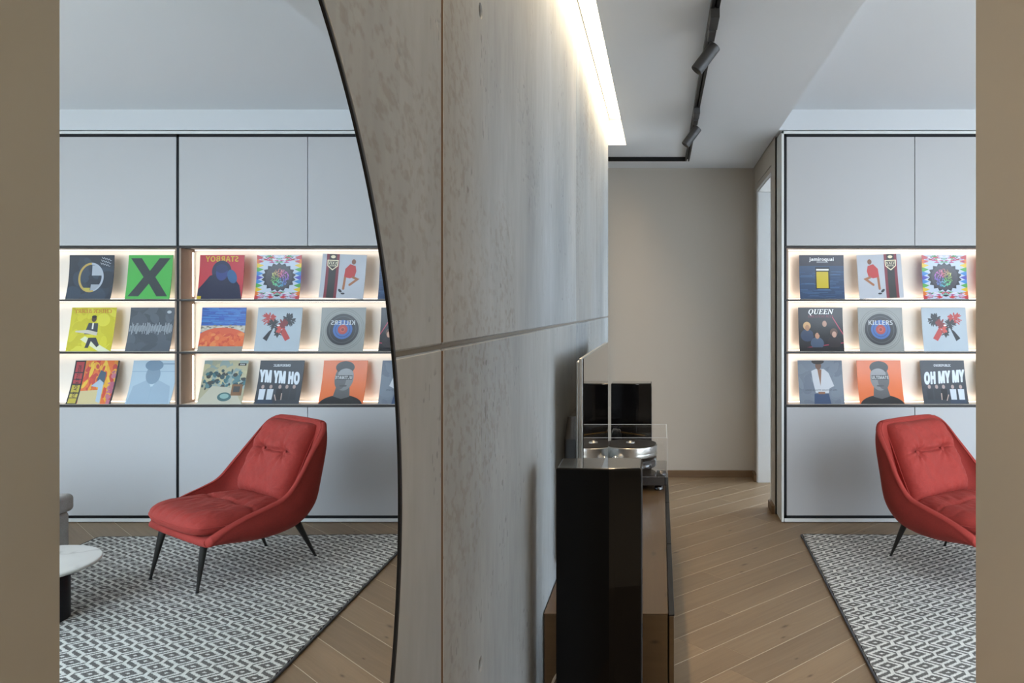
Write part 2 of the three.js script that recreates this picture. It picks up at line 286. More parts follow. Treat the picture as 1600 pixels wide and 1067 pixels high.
// ---------- wall of cabinets ----------
const FZ = 5.2, NB = 5.357;
const SHELF_Y = [[1.860, 1.874], [1.5016, 1.5146], [1.1455, 1.159], [0.7857, 0.8013]];
function bay(x0, x1, last, label) {                        // x0, x1: centre lines of its black uprights
  const t = thing('wall_cabinet', label, 'cabinet', [(x0 + x1) / 2, 0, FZ + 0.11]);
  const first = !last, L = first ? 0.82 : x0 + 0.0, i0 = first ? 0.854 : x0 + 0.009, i1 = x1 - 0.009, mid = (i0 + i1) / 2 + (first ? -0.002 : 0);
  // pale outer frame
  const fr = [bx(L, x1, 2.635, 2.653, FZ, 5.42, 0.001), bx(L + 0.02, x1, 0.007, 0.030, FZ, 5.42, 0.001)];
  if (first) fr.push(bx(0.82, 0.836, 0.007, 2.653, FZ, 5.42, 0.001));
  for (const f of fr) part('frame', f, M.lacquerFrame, t);
  part('plinth', slab(L + 0.03, x1, 0, 0.008, FZ + 0.02, 5.40), M.boardCore, t);
  // black shadow profiles round the doors
  const pr = [slab(first ? 0.836 : x0, x1, 2.614, 2.635, FZ + 0.004, FZ + 0.03), slab(first ? 0.836 : x0, x1, 0.030, 0.0495, FZ + 0.004, FZ + 0.03)];
  pr.push(first ? slab(0.836, 0.854, 0.03, 2.635, FZ + 0.004, FZ + 0.03) : slab(x0, x0 + 0.009, 0.03, 2.635, FZ + 0.004, FZ + 0.03), slab(x1 - 0.009, x1, 0.03, 2.635, FZ + 0.004, FZ + 0.03));
  part('shadow_profile', pr, M.blackMetal, t);
  for (const [y0, y1] of [[1.877, 2.613], [0.050, 0.783]]) for (const [a, b] of [[i0, mid - 0.0015], [mid + 0.0015, i1]]) part('door', bx(a + 0.001, b, y0, y1, FZ + 0.001, FZ + 0.021, 0.0015), M.lacquer, t);
  for (const [y0, y1] of SHELF_Y) part('shelf', bx(i0 - 0.008, i1 + 0.008, y0, y1, FZ + 0.001, NB + 0.004, 0.001), M.shelf, t);
  for (let r = 0; r < 3; r++) {                              // pale shelf boards' top faces and the lit back
    const y0 = SHELF_Y[r + 1][1], y1 = SHELF_Y[r][0];
    part('back_panel', slab(i0, i1, y0, y1, NB, NB + 0.008), M.backPanel, t);
    part('shelf_lining', slab(i0 + 0.013, i1 - 0.013, y0, y0 + 0.0012, FZ + 0.006, NB), M.backPanel, t);
    for (const s of [0, 1]) part('niche_side', s ? slab(i1 - 0.012, i1, y0, y1, FZ + 0.004, NB) : slab(i0, i0 + 0.012, y0, y1, FZ + 0.004, NB), M.nicheSide, t);
    const glow = (w, h, x, y, lx, ly) => { const l = new THREE.RectAreaLight(new THREE.Color(1.0, 0.84, 0.72), SHELF_LIGHT, w, h); l.position.set(x, y, -(NB - 0.024)); l.lookAt(x + lx, y + ly, -(NB - 0.024)); l.name = 'shelf_glow'; scene.add(l); };
    for (const s of [0, 1]) {
      const y = s ? y1 - 0.003 : y0 + 0.0042, x = s ? i1 - 0.015 : i0 + 0.015;
      part('light_strip', slab(i0 + 0.03, i1 - 0.03, y - 0.002, y + 0.002, NB - 0.029, NB - 0.019), M.ledShelf, t);
      part('light_strip', slab(x - 0.002, x + 0.002, y0 + 0.02, y1 - 0.02, NB - 0.029, NB - 0.019), M.ledShelf, t);
      glow(i1 - i0 - 0.06, 0.01, (i0 + i1) / 2, y + (s ? -0.003 : 0.003), 0, s ? -1 : 1);
      glow(0.01, y1 - y0 - 0.04, x + (s ? -0.003 : 0.003), (y0 + y1) / 2, s ? -1 : 1, 0);
    }
  }
  part('carcass', [slab(i0, i1, 1.876, 2.613, FZ + 0.024, 5.41), slab(i0, i1, 0.05, 0.784, FZ + 0.024, 5.41), slab(i0, i1, 0.784, 1.876, NB + 0.01, 5.41)], M.boardCore, t);
  return t;
}
bay(0.845, 2.602, false, 'pale lacquered wall cabinet bay nearest the corridor, with nine record sleeves on its lit shelves');
bay(2.602, 4.372, true, 'pale lacquered wall cabinet bay beyond the black upright, seen only in the round mirror');

// ---------- record sleeves ----------
const canvasMap = (draw) => {
  const c = document.createElement('canvas'); c.width = c.height = 256; const g = c.getContext('2d'); g.textAlign = 'center'; g.textBaseline = 'middle'; draw(g);
  const t = new THREE.CanvasTexture(c); t.colorSpace = THREE.SRGBColorSpace; return t;
};
const fill = (g, c, x = 0, y = 0, w = 256, h = 256) => { g.fillStyle = c; g.fillRect(x, y, w, h); };
const oval = (g, c, x, y, rx, ry, a = 0) => { g.fillStyle = c; g.beginPath(); g.ellipse(x, y, rx, ry, a, 0, 7); g.fill(); };
const poly = (g, c, ...p) => { g.fillStyle = c; g.beginPath(); for (let i = 0; i < p.length; i += 2) g.lineTo(p[i], p[i + 1]); g.closePath(); g.fill(); };
const words = (g, s, x, y, px, c, font = 'sans-serif', style = 'bold', w) => { g.fillStyle = c; g.font = style + ' ' + px + 'px ' + font; g.fillText(s, x, y, w); };
const grain = (g, n, cols, f) => { for (let i = 0; i < n; i++) { g.fillStyle = cols[Math.floor(rnd() * cols.length)]; f(g); } };
const dab = (x0, y0, w, h, r) => (g) => { g.beginPath(); g.ellipse(x0 + rnd() * w, y0 + rnd() * h, r * (0.4 + rnd()), r * (0.4 + rnd()), rnd() * 3, 0, 7); g.fill(); };
const SLEEVES = [
  // column, row, label, drawing
  [0, 0, 'blue record sleeve with an upright yellow panel in its middle', (g) => { fill(g, '#2c4364'); fill(g, '#2f2d3a', 0, 0, 256, 62); grain(g, 60, ['#3b5a80', '#466a90', '#33507a'], (g) => g.fillRect(rnd() * 220, 90 + rnd() * 160, 30 + rnd() * 50, 3)); fill(g, '#14161c', 92, 70, 82, 128); fill(g, '#e8e8e4', 97, 80, 72, 10); fill(g, '#c9b21f', 98, 96, 68, 96); words(g, 'jamiroquai', 130, 24, 27, '#f4f4f4', 'sans-serif', 'bold'); fill(g, '#d0d0d4', 100, 38, 66, 4); }],
  [1, 0, 'pale grey record sleeve with a dark red striped band and a red-clad figure', (g) => { fill(g, '#b3b6be'); fill(g, '#7a2633', 156, 0, 74, 256); fill(g, '#2a2828', 172, 0, 42, 256); poly(g, '#e6d9b8', 160, 34, 226, 34, 224, 70, 193, 96, 162, 70); poly(g, '#2a2624', 166, 40, 220, 40, 218, 68, 193, 88, 168, 68); words(g, 'XXIV', 193, 52, 21, '#efe4c6', 'serif'); words(g, 'MAGIC', 193, 68, 12, '#efe4c6', 'serif'); oval(g, '#e6d9b8', 193, 16, 14, 9); poly(g, '#b8322e', 60, 66, 92, 56, 118, 84, 122, 132, 88, 138, 62, 130, 54, 96); g.strokeStyle = '#9a5f38'; g.lineWidth = 13; g.lineCap = 'round'; g.beginPath(); g.moveTo(70, 132); g.lineTo(44, 142); g.lineTo(86, 176); g.moveTo(116, 136); g.lineTo(120, 200); g.stroke(); oval(g, '#7a4a2e', 72, 42, 12, 15); oval(g, '#22242c', 138, 212, 13, 7, -0.7); oval(g, '#22242c', 120, 228, 11, 5); }],
  [2, 0, 'many-coloured record sleeve with a dark round centre and rainbow edges', (g) => { fill(g, '#b9c4d4'); const R = ['#b93a3f', '#d9742e', '#d8b72b', '#4f9b46', '#3a7fc0', '#4a4aa8', '#3a7fc0', '#4f9b46', '#d8b72b', '#d9742e', '#b93a3f']; for (let i = 0; i < 11; i++) for (const s of [0, 1]) poly(g, R[i], s ? 256 : 0, i * 23.3, s ? 216 : 40, i * 23.3 + 12, s ? 256 : 0, i * 23.3 + 30); for (const s of [1, -1]) for (let i = 0; i < 40; i++) { const x = 20 + rnd() * 106, y = rnd() * 44 * (1 - Math.abs(x - 128) / 500), c = ['#a6346c', '#b8383c', '#3e8d4c', '#c78ab0', '#22252c', '#d8d0d8'][i % 6], q = 6 + rnd() * 12; for (const m of [1, -1]) poly(g, c, 128 + m * (x - 128), 128 - s * (128 - y), 128 + m * (x - 128 + q), 128 - s * (128 - y - q * 0.6), 128 + m * (x - 128 - q), 128 - s * (128 - y - q * 0.5)); } g.fillStyle = '#34343c'; g.beginPath(); for (let i = 0; i < 36; i++) { const a = i * Math.PI / 18, r = i % 2 ? 100 : 84; g.lineTo(128 + r * Math.cos(a), 128 + r * 0.86 * Math.sin(a)); } g.fill(); oval(g, '#4a4850', 128, 128, 76, 74); for (let i = 0; i < 260; i++) { const a = rnd() * 6.283, r = 52 * Math.sqrt(rnd()); oval(g, `hsl(${(a * 57 + 90) % 360},40%,${48 + rnd() * 20}%)`, 122 + r * Math.cos(a), 132 + r * Math.sin(a), 2.6, 2.6); } }],
  [0, 1, 'black record sleeve with four half-lit portraits and thin pink lines', (g) => { fill(g, '#1c1a20'); g.strokeStyle = '#b83a58'; g.lineWidth = 5; g.beginPath(); g.moveTo(196, 54); g.lineTo(256, 156); g.moveTo(0, 240); g.lineTo(256, 205); g.stroke(); for (const [x, y, c, k, b] of [[48, 112, '#c79f6c', '#a87c5a', '#33405a'], [104, 158, '#1a1614', '#b98a70', '#46566e'], [148, 88, '#20191a', '#b18a76', '#15151a'], [202, 150, '#5a4034', '#bd9480', '#2a2226']]) { oval(g, b, x, y + 50, 38, 36); oval(g, c, x, y - 6, 22, 24); oval(g, k, x + 2, y + 6, 13, 18); } fill(g, '#141218', 0, 232, 256, 24); words(g, 'QUEEN', 126, 24, 40, '#f2f2f2', 'serif', 'italic bold'); words(g, 'GREATEST HITS', 128, 50, 19, '#a32c48', 'serif', 'italic'); }],
  [1, 1, 'grey record sleeve with a large ringed target in black, blue and red', (g) => { fill(g, '#8f918e'); g.strokeStyle = '#6c6e6c'; g.lineWidth = 2; for (const r of [122, 112, 98]) { g.beginPath(); g.arc(128, 128, r, 0, 7); g.stroke(); } for (const [r, c] of [[92, '#26272b'], [78, '#4a4c50'], [74, '#26272b'], [56, '#3d64a4'], [44, '#2c4678'], [40, '#3d64a4'], [28, '#a83c34'], [14, '#c05a4c'], [9, '#7e2a28']]) oval(g, c, 128, 128, r, r); words(g, 'KILLERS', 128, 88, 38, '#b9bcc0', 'sans-serif', 'bold'); }],
  [2, 1, 'pale blue record sleeve with a spread red and black ink figure', (g) => { fill(g, '#a9b4bd'); const blot = (c, x, y, r, n) => { grain(g, n, [c], (g) => { const a = rnd() * 6.3, q = r * Math.sqrt(rnd()); g.beginPath(); g.ellipse(x + q * Math.cos(a), y + q * Math.sin(a), 7 + rnd() * 8, 2 + rnd() * 3, a, 0, 7); g.fill(); }); }; blot('#26292e', 74, 70, 32, 60); blot('#b03a36', 188, 66, 32, 60); blot('#2c2a2e', 160, 96, 26, 40); blot('#7a2c2e', 104, 100, 24, 40); poly(g, '#b03a36', 96, 118, 120, 140, 84, 196, 58, 180); poly(g, '#1d1e24', 160, 120, 184, 140, 214, 180, 190, 196); poly(g, '#2a2a2e', 112, 112, 152, 112, 148, 150, 132, 178, 120, 150); blot('#24262a', 130, 150, 14, 20); blot('#c44a40', 126, 124, 16, 14); oval(g, '#e8e0e0', 132, 104, 9, 5); }],
  [0, 2, 'grey record sleeve with a standing figure in white shirt and blue jeans', (g) => { fill(g, '#6d7683'); grain(g, 50, ['#727b88', '#687180', '#76808c'], dab(0, 0, 256, 256, 34)); poly(g, '#c3c6cc', 76, 62, 106, 48, 150, 50, 176, 74, 204, 150, 176, 164, 170, 192, 96, 190, 84, 130); poly(g, '#8a6148', 112, 52, 136, 52, 126, 150); oval(g, '#6e4d3a', 118, 30, 17, 24); oval(g, '#2a201c', 116, 6, 36, 16); poly(g, '#2b4368', 88, 196, 170, 196, 180, 256, 84, 256); poly(g, '#8a6148', 110, 184, 150, 184, 148, 198, 112, 198); words(g, 'LENNY KRAVITZ GREATEST HITS', 128, 174, 13, '#3c434e', 'sans-serif', 'normal', 232); }],
  [1, 2, 'orange record sleeve with a grey head and shoulders portrait', (g) => { fill(g, '#e0713c'); oval(g, '#1d1d20', 130, 268, 128, 66); poly(g, '#5a5a5c', 92, 150, 168, 150, 180, 210, 130, 226, 84, 212); oval(g, '#7d7d7f', 128, 100, 54, 76); oval(g, '#5e5e60', 150, 108, 34, 62); oval(g, '#2a2a2c', 128, 40, 54, 36); oval(g, '#8d8d8f', 122, 78, 44, 32); fill(g, '#2a2a2c', 82, 86, 96, 26); words(g, 'ULTIMATE', 132, 99, 25, '#c9c9c9', 'sans-serif', 'bold', 100); oval(g, '#4a4a4c', 130, 148, 22, 5); }],
  [2, 2, 'charcoal record sleeve with big white rounded lettering over five small figures', (g) => { fill(g, '#31353d'); words(g, 'ONEREPUBLIC', 128, 28, 20, '#d6dadf', 'sans-serif', 'bold', 100); g.save(); g.translate(128, 92); g.rotate(-0.07); g.strokeStyle = '#d3dae2'; g.lineWidth = 9; g.lineJoin = 'round'; g.font = 'italic bold 90px sans-serif'; g.strokeText('OH MY MY', 0, 6, 232); words(g, 'OH MY MY', 0, 6, 90, '#d3dae2', 'sans-serif', 'italic bold', 232); g.restore(); for (const [x, c] of [[42, '#2b2e34'], [84, '#2d3036'], [124, '#1b1a1e'], [176, '#c3cad2'], [222, '#c9d0da']]) { poly(g, c, x - 18, 168, x + 18, 168, x + 16, 230, x - 16, 230); oval(g, '#a9938c', x, 154, 9, 12); } g.strokeStyle = '#b59d92'; g.lineWidth = 6; g.beginPath(); g.moveTo(108, 192); g.lineTo(106, 232); g.moveTo(148, 200); g.lineTo(134, 236); g.stroke(); fill(g, '#2b3a4e', 152, 230, 92, 22); }],
  [3, 0, 'red record sleeve with a dark hooded bust under yellow lettering', (g) => { fill(g, '#b8303c'); words(g, 'STARBOY', 128, 22, 44, '#c8ac2a', 'sans-serif', 'bold', 244); oval(g, '#1c2448', 128, 94, 56, 62); poly(g, '#171c3c', 0, 256, 20, 176, 62, 120, 128, 100, 194, 120, 232, 170, 256, 200, 256, 256); oval(g, '#2c3a78', 126, 104, 34, 44); oval(g, '#2d5a8a', 66, 124, 26, 42, 0.4); oval(g, '#202a58', 128, 78, 34, 26); fill(g, '#c8ac2a', 232, 238, 24, 18); }],
  [3, 1, 'record sleeve in deep blue above and orange below', (g) => { fill(g, '#2356a8'); grain(g, 90, ['#1c4690', '#2e68ba', '#3a7ac0'], (g) => g.fillRect(rnd() * 240 - 20, rnd() * 96, 30 + rnd() * 60, 4)); fill(g, '#b9b2a4', 0, 104, 256, 40); grain(g, 40, ['#8c8474', '#cfc7b8', '#6e6a62'], (g) => g.fillRect(rnd() * 256, 100 + rnd() * 22, 14, 6)); oval(g, '#cf5a36', 128, 188, 148, 72); grain(g, 70, ['#d96a3c', '#c24a30', '#dd8048'], dab(10, 150, 236, 76, 14)); fill(g, '#8f8a82', 0, 226, 256, 30); }],
  [3, 2, 'faded cream and teal record sleeve with a cluttered interior', (g) => { fill(g, '#a9a488'); grain(g, 80, ['#b5ae8e', '#9ea08a', '#8fa09c', '#bdb490'], dab(0, 0, 256, 140, 30)); grain(g, 70, ['#3d6a72', '#2f4a52', '#557a80', '#3a3d3c'], dab(0, 60, 256, 120, 12)); poly(g, '#b7b3a2', 0, 256, 60, 160, 190, 150, 256, 240, 256, 256); oval(g, '#3e6266', 108, 214, 40, 26); oval(g, '#86a8a4', 108, 210, 26, 15); fill(g, '#7a5638', 12, 140, 62, 66); fill(g, '#3a3a3a', 26, 152, 38, 34); fill(g, '#1a1a1c', 10, 16, 46, 14); words(g, 'oasis', 33, 23, 12, '#e6e6e6'); }],
  [4, 0, 'bright green record sleeve with one huge dark X', (g) => { fill(g, '#48a84a'); poly(g, '#2d3538', 14, 18, 76, 18, 128, 92, 180, 18, 242, 18, 162, 128, 242, 240, 180, 240, 128, 166, 76, 240, 14, 240, 94, 128); }],
  [4, 1, 'slate grey record sleeve with a band of pale upright strokes', (g) => { fill(g, '#454d56'); grain(g, 40, ['#4c545e', '#404852', '#525b65'], dab(0, 0, 256, 256, 36)); for (let i = 0; i < 40; i++) { const h = 12 + 26 * rnd(); fill(g, '#b9c1c8', 6 + i * 6.2, 122 - h, 2.6, h * 2); } oval(g, '#aab2ba', 30, 26, 13, 9); }],
  [4, 2, 'washed-out pale blue record sleeve with a capped man in a suit', (g) => { fill(g, '#a8bccb'); fill(g, '#8ea6b8', 0, 62, 256, 4); poly(g, '#97acbd', 8, 256, 24, 150, 100, 112, 160, 112, 236, 150, 250, 256); poly(g, '#b9cad6', 104, 116, 156, 116, 130, 160); oval(g, '#7d93a6', 132, 84, 42, 54); oval(g, '#6f879c', 132, 28, 52, 32); g.fillStyle = '#93a9ba'; g.fillRect(128, 150, 4, 106); fill(g, '#7f96a8', 14, 16, 70, 7); }],
  [5, 0, 'dark record sleeve with a split oval ring in gold and silver', (g) => { fill(g, '#2c3440'); grain(g, 30, ['#303a48', '#2a323e', '#364252'], dab(0, 0, 256, 256, 40)); g.lineWidth = 12; g.strokeStyle = '#b79c54'; g.beginPath(); g.ellipse(128, 130, 66, 80, 0, -1.6, 1.9); g.stroke(); g.strokeStyle = '#aab2bf'; g.beginPath(); g.ellipse(128, 130, 66, 80, 0, 1.9, 4.7); g.stroke(); poly(g, '#a9b0ba', 124, 58, 124, 118, 66, 118, 72, 84, 94, 62); poly(g, '#b9ad4c', 126, 190, 168, 190, 150, 208, 126, 208); poly(g, '#9aa2ac', 72, 170, 124, 170, 124, 206, 96, 200); g.strokeStyle = '#c8ced6'; g.lineWidth = 2.4; for (let i = 0; i < 3; i++) { g.beginPath(); g.moveTo(14 + i * 4, 30 + i * 16); for (let k = 1; k < 9; k++) g.lineTo(14 + i * 4 + k * 7, 30 + i * 16 - k * 2 + (k % 2 ? 5 : -4)); g.stroke(); } }],
  [5, 1, 'yellow record sleeve with red lettering and a small dark-suited guitarist', (g) => { fill(g, '#c6bd20'); grain(g, 50, ['#cdc42a', '#bfb51a', '#d2ca3c'], dab(0, 0, 256, 256, 30)); words(g, 'CHUCK BERRY', 130, 20, 31, '#b8532a', 'serif', 'italic', 216); poly(g, '#d9dbb8', 0, 256, 160, 168, 186, 186, 70, 256); oval(g, '#4a3428', 122, 66, 14, 18); oval(g, '#1d1a1c', 122, 54, 14, 8); poly(g, '#3a3e48', 96, 92, 150, 90, 168, 156, 92, 158); fill(g, '#e4e0d6', 120, 90, 9, 36); poly(g, '#2c3038', 96, 176, 140, 176, 152, 236, 132, 236, 122, 196, 84, 232, 72, 220); poly(g, '#c8c0b0', 92, 144, 150, 130, 220, 136, 220, 144, 150, 152, 96, 164); }],
  [5, 2, 'flame-coloured record sleeve with red and yellow blocks down one side', (g) => { fill(g, '#d0842c'); grain(g, 130, ['#c8442c', '#e0a52c', '#d96a30', '#b83a34', '#e2b83a'], (g) => { g.beginPath(); g.ellipse(rnd() * 200, rnd() * 256, 6 + rnd() * 12, 14 + rnd() * 30, rnd() * 1.4 - 0.7, 0, 7); g.fill(); }); poly(g, '#c9b98a', 60, 256, 70, 170, 200, 180, 190, 256); grain(g, 22, ['#a8566c', '#b86a7c'], dab(0, 60, 34, 190, 12)); poly(g, '#3e5468', 66, 70, 100, 56, 112, 110, 96, 150, 66, 140); poly(g, '#a9bccb', 70, 130, 96, 110, 140, 150, 96, 158, 90, 240, 66, 250); fill(g, '#16141a', 194, 0, 62, 256); fill(g, '#16141a', 0, 0, 8, 256); for (const [y, h, c] of [[8, 60, '#a8323a'], [74, 34, '#b03a3e'], [112, 24, '#a8323a'], [144, 44, '#b9a83a'], [194, 24, '#c2b04a'], [222, 30, '#b9a83a']]) fill(g, c, 202, y, 46, h); g.save(); g.translate(225, 96); g.rotate(-Math.PI / 2); words(g, 'USE YOUR ILLUSION', -26, 0, 26, '#2a1416', 'sans-serif', 'bold', 190); g.restore(); }],
];
const COL_X = [1.100, 1.506, 1.942, 2.330, 2.822, 3.222];
{
  const LEAN = [8, 12, 18], S = 0.304, spots = { };
  const sleeveGeo = (bow) => {                               // a slightly bowed cardboard sleeve standing on its lower edge
    const N = 14, th = 0.0035, pos = [], uv = [], idx = [];
    for (const side of [0, 1]) for (let j = 0; j <= N; j++) for (let i = 0; i <= 2; i++) { const y = j / N, z = -bow * 4 * y * (1 - y) * (1 - 0.3 * y); pos.push((i / 2 - 0.5) * S, y * S, z - side * th); uv.push(side ? 0.003 : i / 2, side ? 0.5 : y); }
    const at = (s, j, i) => s * (N + 1) * 3 + j * 3 + i;
    for (let j = 0; j < N; j++) for (let i = 0; i < 2; i++) { idx.push(at(0, j, i), at(0, j, i + 1), at(0, j + 1, i + 1), at(0, j, i), at(0, j + 1, i + 1), at(0, j + 1, i)); idx.push(at(1, j, i), at(1, j + 1, i + 1), at(1, j, i + 1), at(1, j, i), at(1, j + 1, i), at(1, j + 1, i + 1)); }
    const g = new THREE.BufferGeometry(); g.setAttribute('position', new THREE.Float32BufferAttribute(pos, 3)); g.setAttribute('uv', new THREE.Float32BufferAttribute(uv, 2)); g.setIndex(idx);
    const e = [], put = (s, j, i) => { const k = at(s, j, i) * 3; e.push(pos[k], pos[k + 1], pos[k + 2]); };
    const quad = (a, b) => { put(0, ...a); put(1, ...a); put(1, ...b); put(0, ...a); put(1, ...b); put(0, ...b); };
    for (let j = 0; j < N; j++) { quad([j + 1, 0], [j, 0]); quad([j, 2], [j + 1, 2]); } for (let i = 0; i < 2; i++) { quad([0, i], [0, i + 1]); quad([N, i + 1], [N, i]); }
    const q = new THREE.BufferGeometry(); q.setAttribute('position', new THREE.Float32BufferAttribute(e, 3)); q.computeVertexNormals(); q.setAttribute('uv', new THREE.Float32BufferAttribute(new Float32Array(e.length / 3 * 2).fill(0.004), 2));
    g.computeVertexNormals(); return merge([g, q]);
  };
  const geos = [0.010, 0.006, 0.014].map(sleeveGeo);
  for (const [c, r, label, draw] of SLEEVES) {
    const map = canvasMap(draw), mat = phys({ map, roughness: 0.4, clearcoat: 0.35, clearcoatRoughness: 0.25 });
    const m = part('record_sleeve', geos[(c + r * 2) % 3], mat);
    m.position.set(COL_X[c] + (rnd() - 0.5) * 0.004, SHELF_Y[r + 1][1] + 0.0015, -(FZ + 0.016)); m.rotation.set(-LEAN[r] * Math.PI / 180, (rnd() - 0.5) * 0.02, 0, 'YXZ');
    if (c === 1 && r === 0) m.rotation.z = 0.035, m.position.y += 0.005;
    tag(m, label, 'record sleeve', 'record sleeves on the lit shelves');
  }
}

// ---------- round mirror ----------
{
  const mx = -0.334, mh = 1.206, mZ = 0.194, R = 0.791;
  const t = thing('round_mirror', 'very large round mirror with thin black rim on the concrete wall', 'mirror', [mx, mh, mZ]);
  const disc = new THREE.CircleGeometry(R - 0.0035, 200); disc.rotateY(Math.PI / 2); disc.translate(mx, mh, -mZ);
  part('mirror_glass', disc, M.mirror, t);
  const rim = new THREE.LatheGeometry([[R - 0.005, -0.03], [R - 0.004, 0.0012], [R - 0.003, 0.0018], [R + 0.003, 0.0018], [R + 0.004, 0.0008], [R + 0.004, -0.03], [R - 0.005, -0.03]].map(([r, h]) => new THREE.Vector2(r, h)), 220);
  rim.rotateZ(-Math.PI / 2); rim.translate(mx, mh, -mZ);
  part('rim', rim, M.mirrorRim, t);
  const back = new THREE.CylinderGeometry(R - 0.05, R - 0.05, 0.04, 120); back.rotateZ(Math.PI / 2); back.translate(mx - 0.0225, mh, -mZ);
  part('backing', back, M.darkGap, t);
}

// ---------- rug ----------
const RUG = { x: 1.845, Z: 3.40, w: 1.98, l: 2.96, turn: 0.03, h: 0.012 };
{
  const knot = 0.0042, nx = Math.round(RUG.w / knot), nz = Math.round(RUG.l / knot), PX = 0.074, PZ = 0.053;
  const shadeAt = (i, j) => {                                // woven lattice: small framed diamonds between zigzag lines
    const x = (i + 0.5) * knot, z = -(j + 0.5) * knot, p = x / PX / 2 + z / PZ / 2, q = x / PX / 2 - z / PZ / 2;
    const s = p - Math.floor(p) - 0.5, t = q - Math.floor(q) - 0.5, as = Math.abs(s), at = Math.abs(t);
    if (as < 0.30 && at < 0.245) return as < 0.095 && at < 0.07 ? 0 : 1;
    const cs = s > 0 ? s - 0.5 : s + 0.5, ct = t > 0 ? t - 0.5 : t + 0.5;
    if (Math.abs(cs + ct) < 0.11) return 0;
    return Math.abs(ct) < 0.098 || Math.abs(cs) < 0.058 ? 1 : 0;
  };
  const TW = 1366, TH = 2040;
  const rugMap = texture(TW, TH, (u, v, o) => {
    const i = Math.floor(u * nx), j = Math.floor(v * nz), d = shadeAt(i, j), n = LAT[(i * 7 + j * 131) & 65535] - 0.5, fu = u * nx - i, fv = v * nz - j;
    const row = (noise(j * 0.21, 3.3) - 0.5) * 16 + (fbm(u * 5, v * 8, 3, 5, 8) - 0.5) * 26, edge = 1 - 0.10 * Math.pow(Math.abs(fu - 0.5) * 2, 4) - 0.10 * Math.pow(Math.abs(fv - 0.5) * 2, 4);
    const b = (d ? 98 + n * 26 + row : 220 + n * 20 + row * 0.5) * edge; o[0] = b + (d ? 1 : 0); o[1] = b - (d ? 2 : 2); o[2] = b - (d ? 6 : 9);
  });
  const rugBump = texture(1024, 1024, (u, v, o) => { o[0] = o[1] = o[2] = 130 + 70 * Math.sin(u * 128 * Math.PI) * Math.sin(v * 128 * Math.PI) + (noise(u * 256, v * 256) - 0.5) * 60; }, false);
  rugBump.repeat.set(RUG.w / (64 * knot), RUG.l / (64 * knot));
  const pile = std({ map: rugMap, bumpMap: rugBump, bumpScale: 0.0012, roughness: 0.97 });
  const t = thing('woven_rug', 'off-white and grey rug in a woven diamond and zigzag pattern with dark binding', 'rug', [RUG.x, 0, RUG.Z]);
  t.rotation.y = -RUG.turn;
  const g = new THREE.BoxGeometry(RUG.w - 0.016, RUG.h, RUG.l - 0.016, 1, 1, 1); g.translate(0, RUG.h / 2 + 0.0003, 0);
  const p = g.attributes.position, uv = g.attributes.uv; for (let i = 0; i < p.count; i++) uv.setXY(i, p.getX(i) / RUG.w + 0.5, p.getZ(i) / RUG.l + 0.5);
  part('pile', g, pile, t, true);
  const a = RUG.w / 2, b = RUG.l / 2, c = 0.008, pts = [];
  for (const [sx, sz] of [[1, 1], [-1, 1], [-1, -1], [1, -1]]) pts.push(sx === sz ? [sx * a, 0.0062, sz * (b - c)] : [sx * (a - c), 0.0062, sz * b], sx === sz ? [sx * (a - c), 0.0062, sz * b] : [sx * a, 0.0062, sz * (b - c)]);
  const path = new THREE.CurvePath(); for (let i = 0; i < pts.length; i++) path.add(new THREE.LineCurve3(new THREE.Vector3(...pts[i]), new THREE.Vector3(...pts[(i + 1) % pts.length])));
  const poly2 = []; for (let i = 0; i < pts.length; i++) { const A = pts[i], B = pts[(i + 1) % pts.length], n = Math.hypot(B[0] - A[0], B[2] - A[2]) > 0.1 ? 30 : 2; for (let k = 0; k < n; k++) poly2.push([A[0] + (B[0] - A[0]) * k / n, A[1], A[2] + (B[2] - A[2]) * k / n]); }
  part('binding', tube(poly2, 0.0061, 400, true, 8), M.binding, t, true);
}

// ---------- red lounge chair ----------
function grid(nu, nv, f) {
  const pos = [], uv = [], idx = [];
  for (let j = 0; j <= nv; j++) for (let i = 0; i <= nu; i++) { const p = f(i / nu, j / nv); pos.push(...p); uv.push(i / nu, j / nv); }
  for (let j = 0; j < nv; j++) for (let i = 0; i < nu; i++) { const a = j * (nu + 1) + i, b = a + 1, c = a + nu + 1, d = c + 1; idx.push(a, b, d, a, d, c); }
  const g = new THREE.BufferGeometry(); g.setAttribute('position', new THREE.Float32BufferAttribute(pos, 3)); g.setAttribute('uv', new THREE.Float32BufferAttribute(uv, 2)); g.setIndex(idx); return g;
}
const smoothed = (g) => { const q = g.clone(); const uv = q.attributes.uv; q.deleteAttribute('uv'); if (q.attributes.normal) q.deleteAttribute('normal'); const w = mergeVertices(q, 1e-5); w.computeVertexNormals(); w.setAttribute('uv', new THREE.Float32BufferAttribute(new Float32Array(w.attributes.position.count * 2), 2)); return metreUV(w); };
function spline(keys) { const c = keys[0].map((_, k) => new THREE.CatmullRomCurve3(keys.map((p, i) => new THREE.Vector3(i, p[k], 0)), false, 'catmullrom', 0.5)); const n = keys.length - 1; return (t) => c.map((q) => q.getPoint(clamp01(t), new THREE.Vector3()).y); }
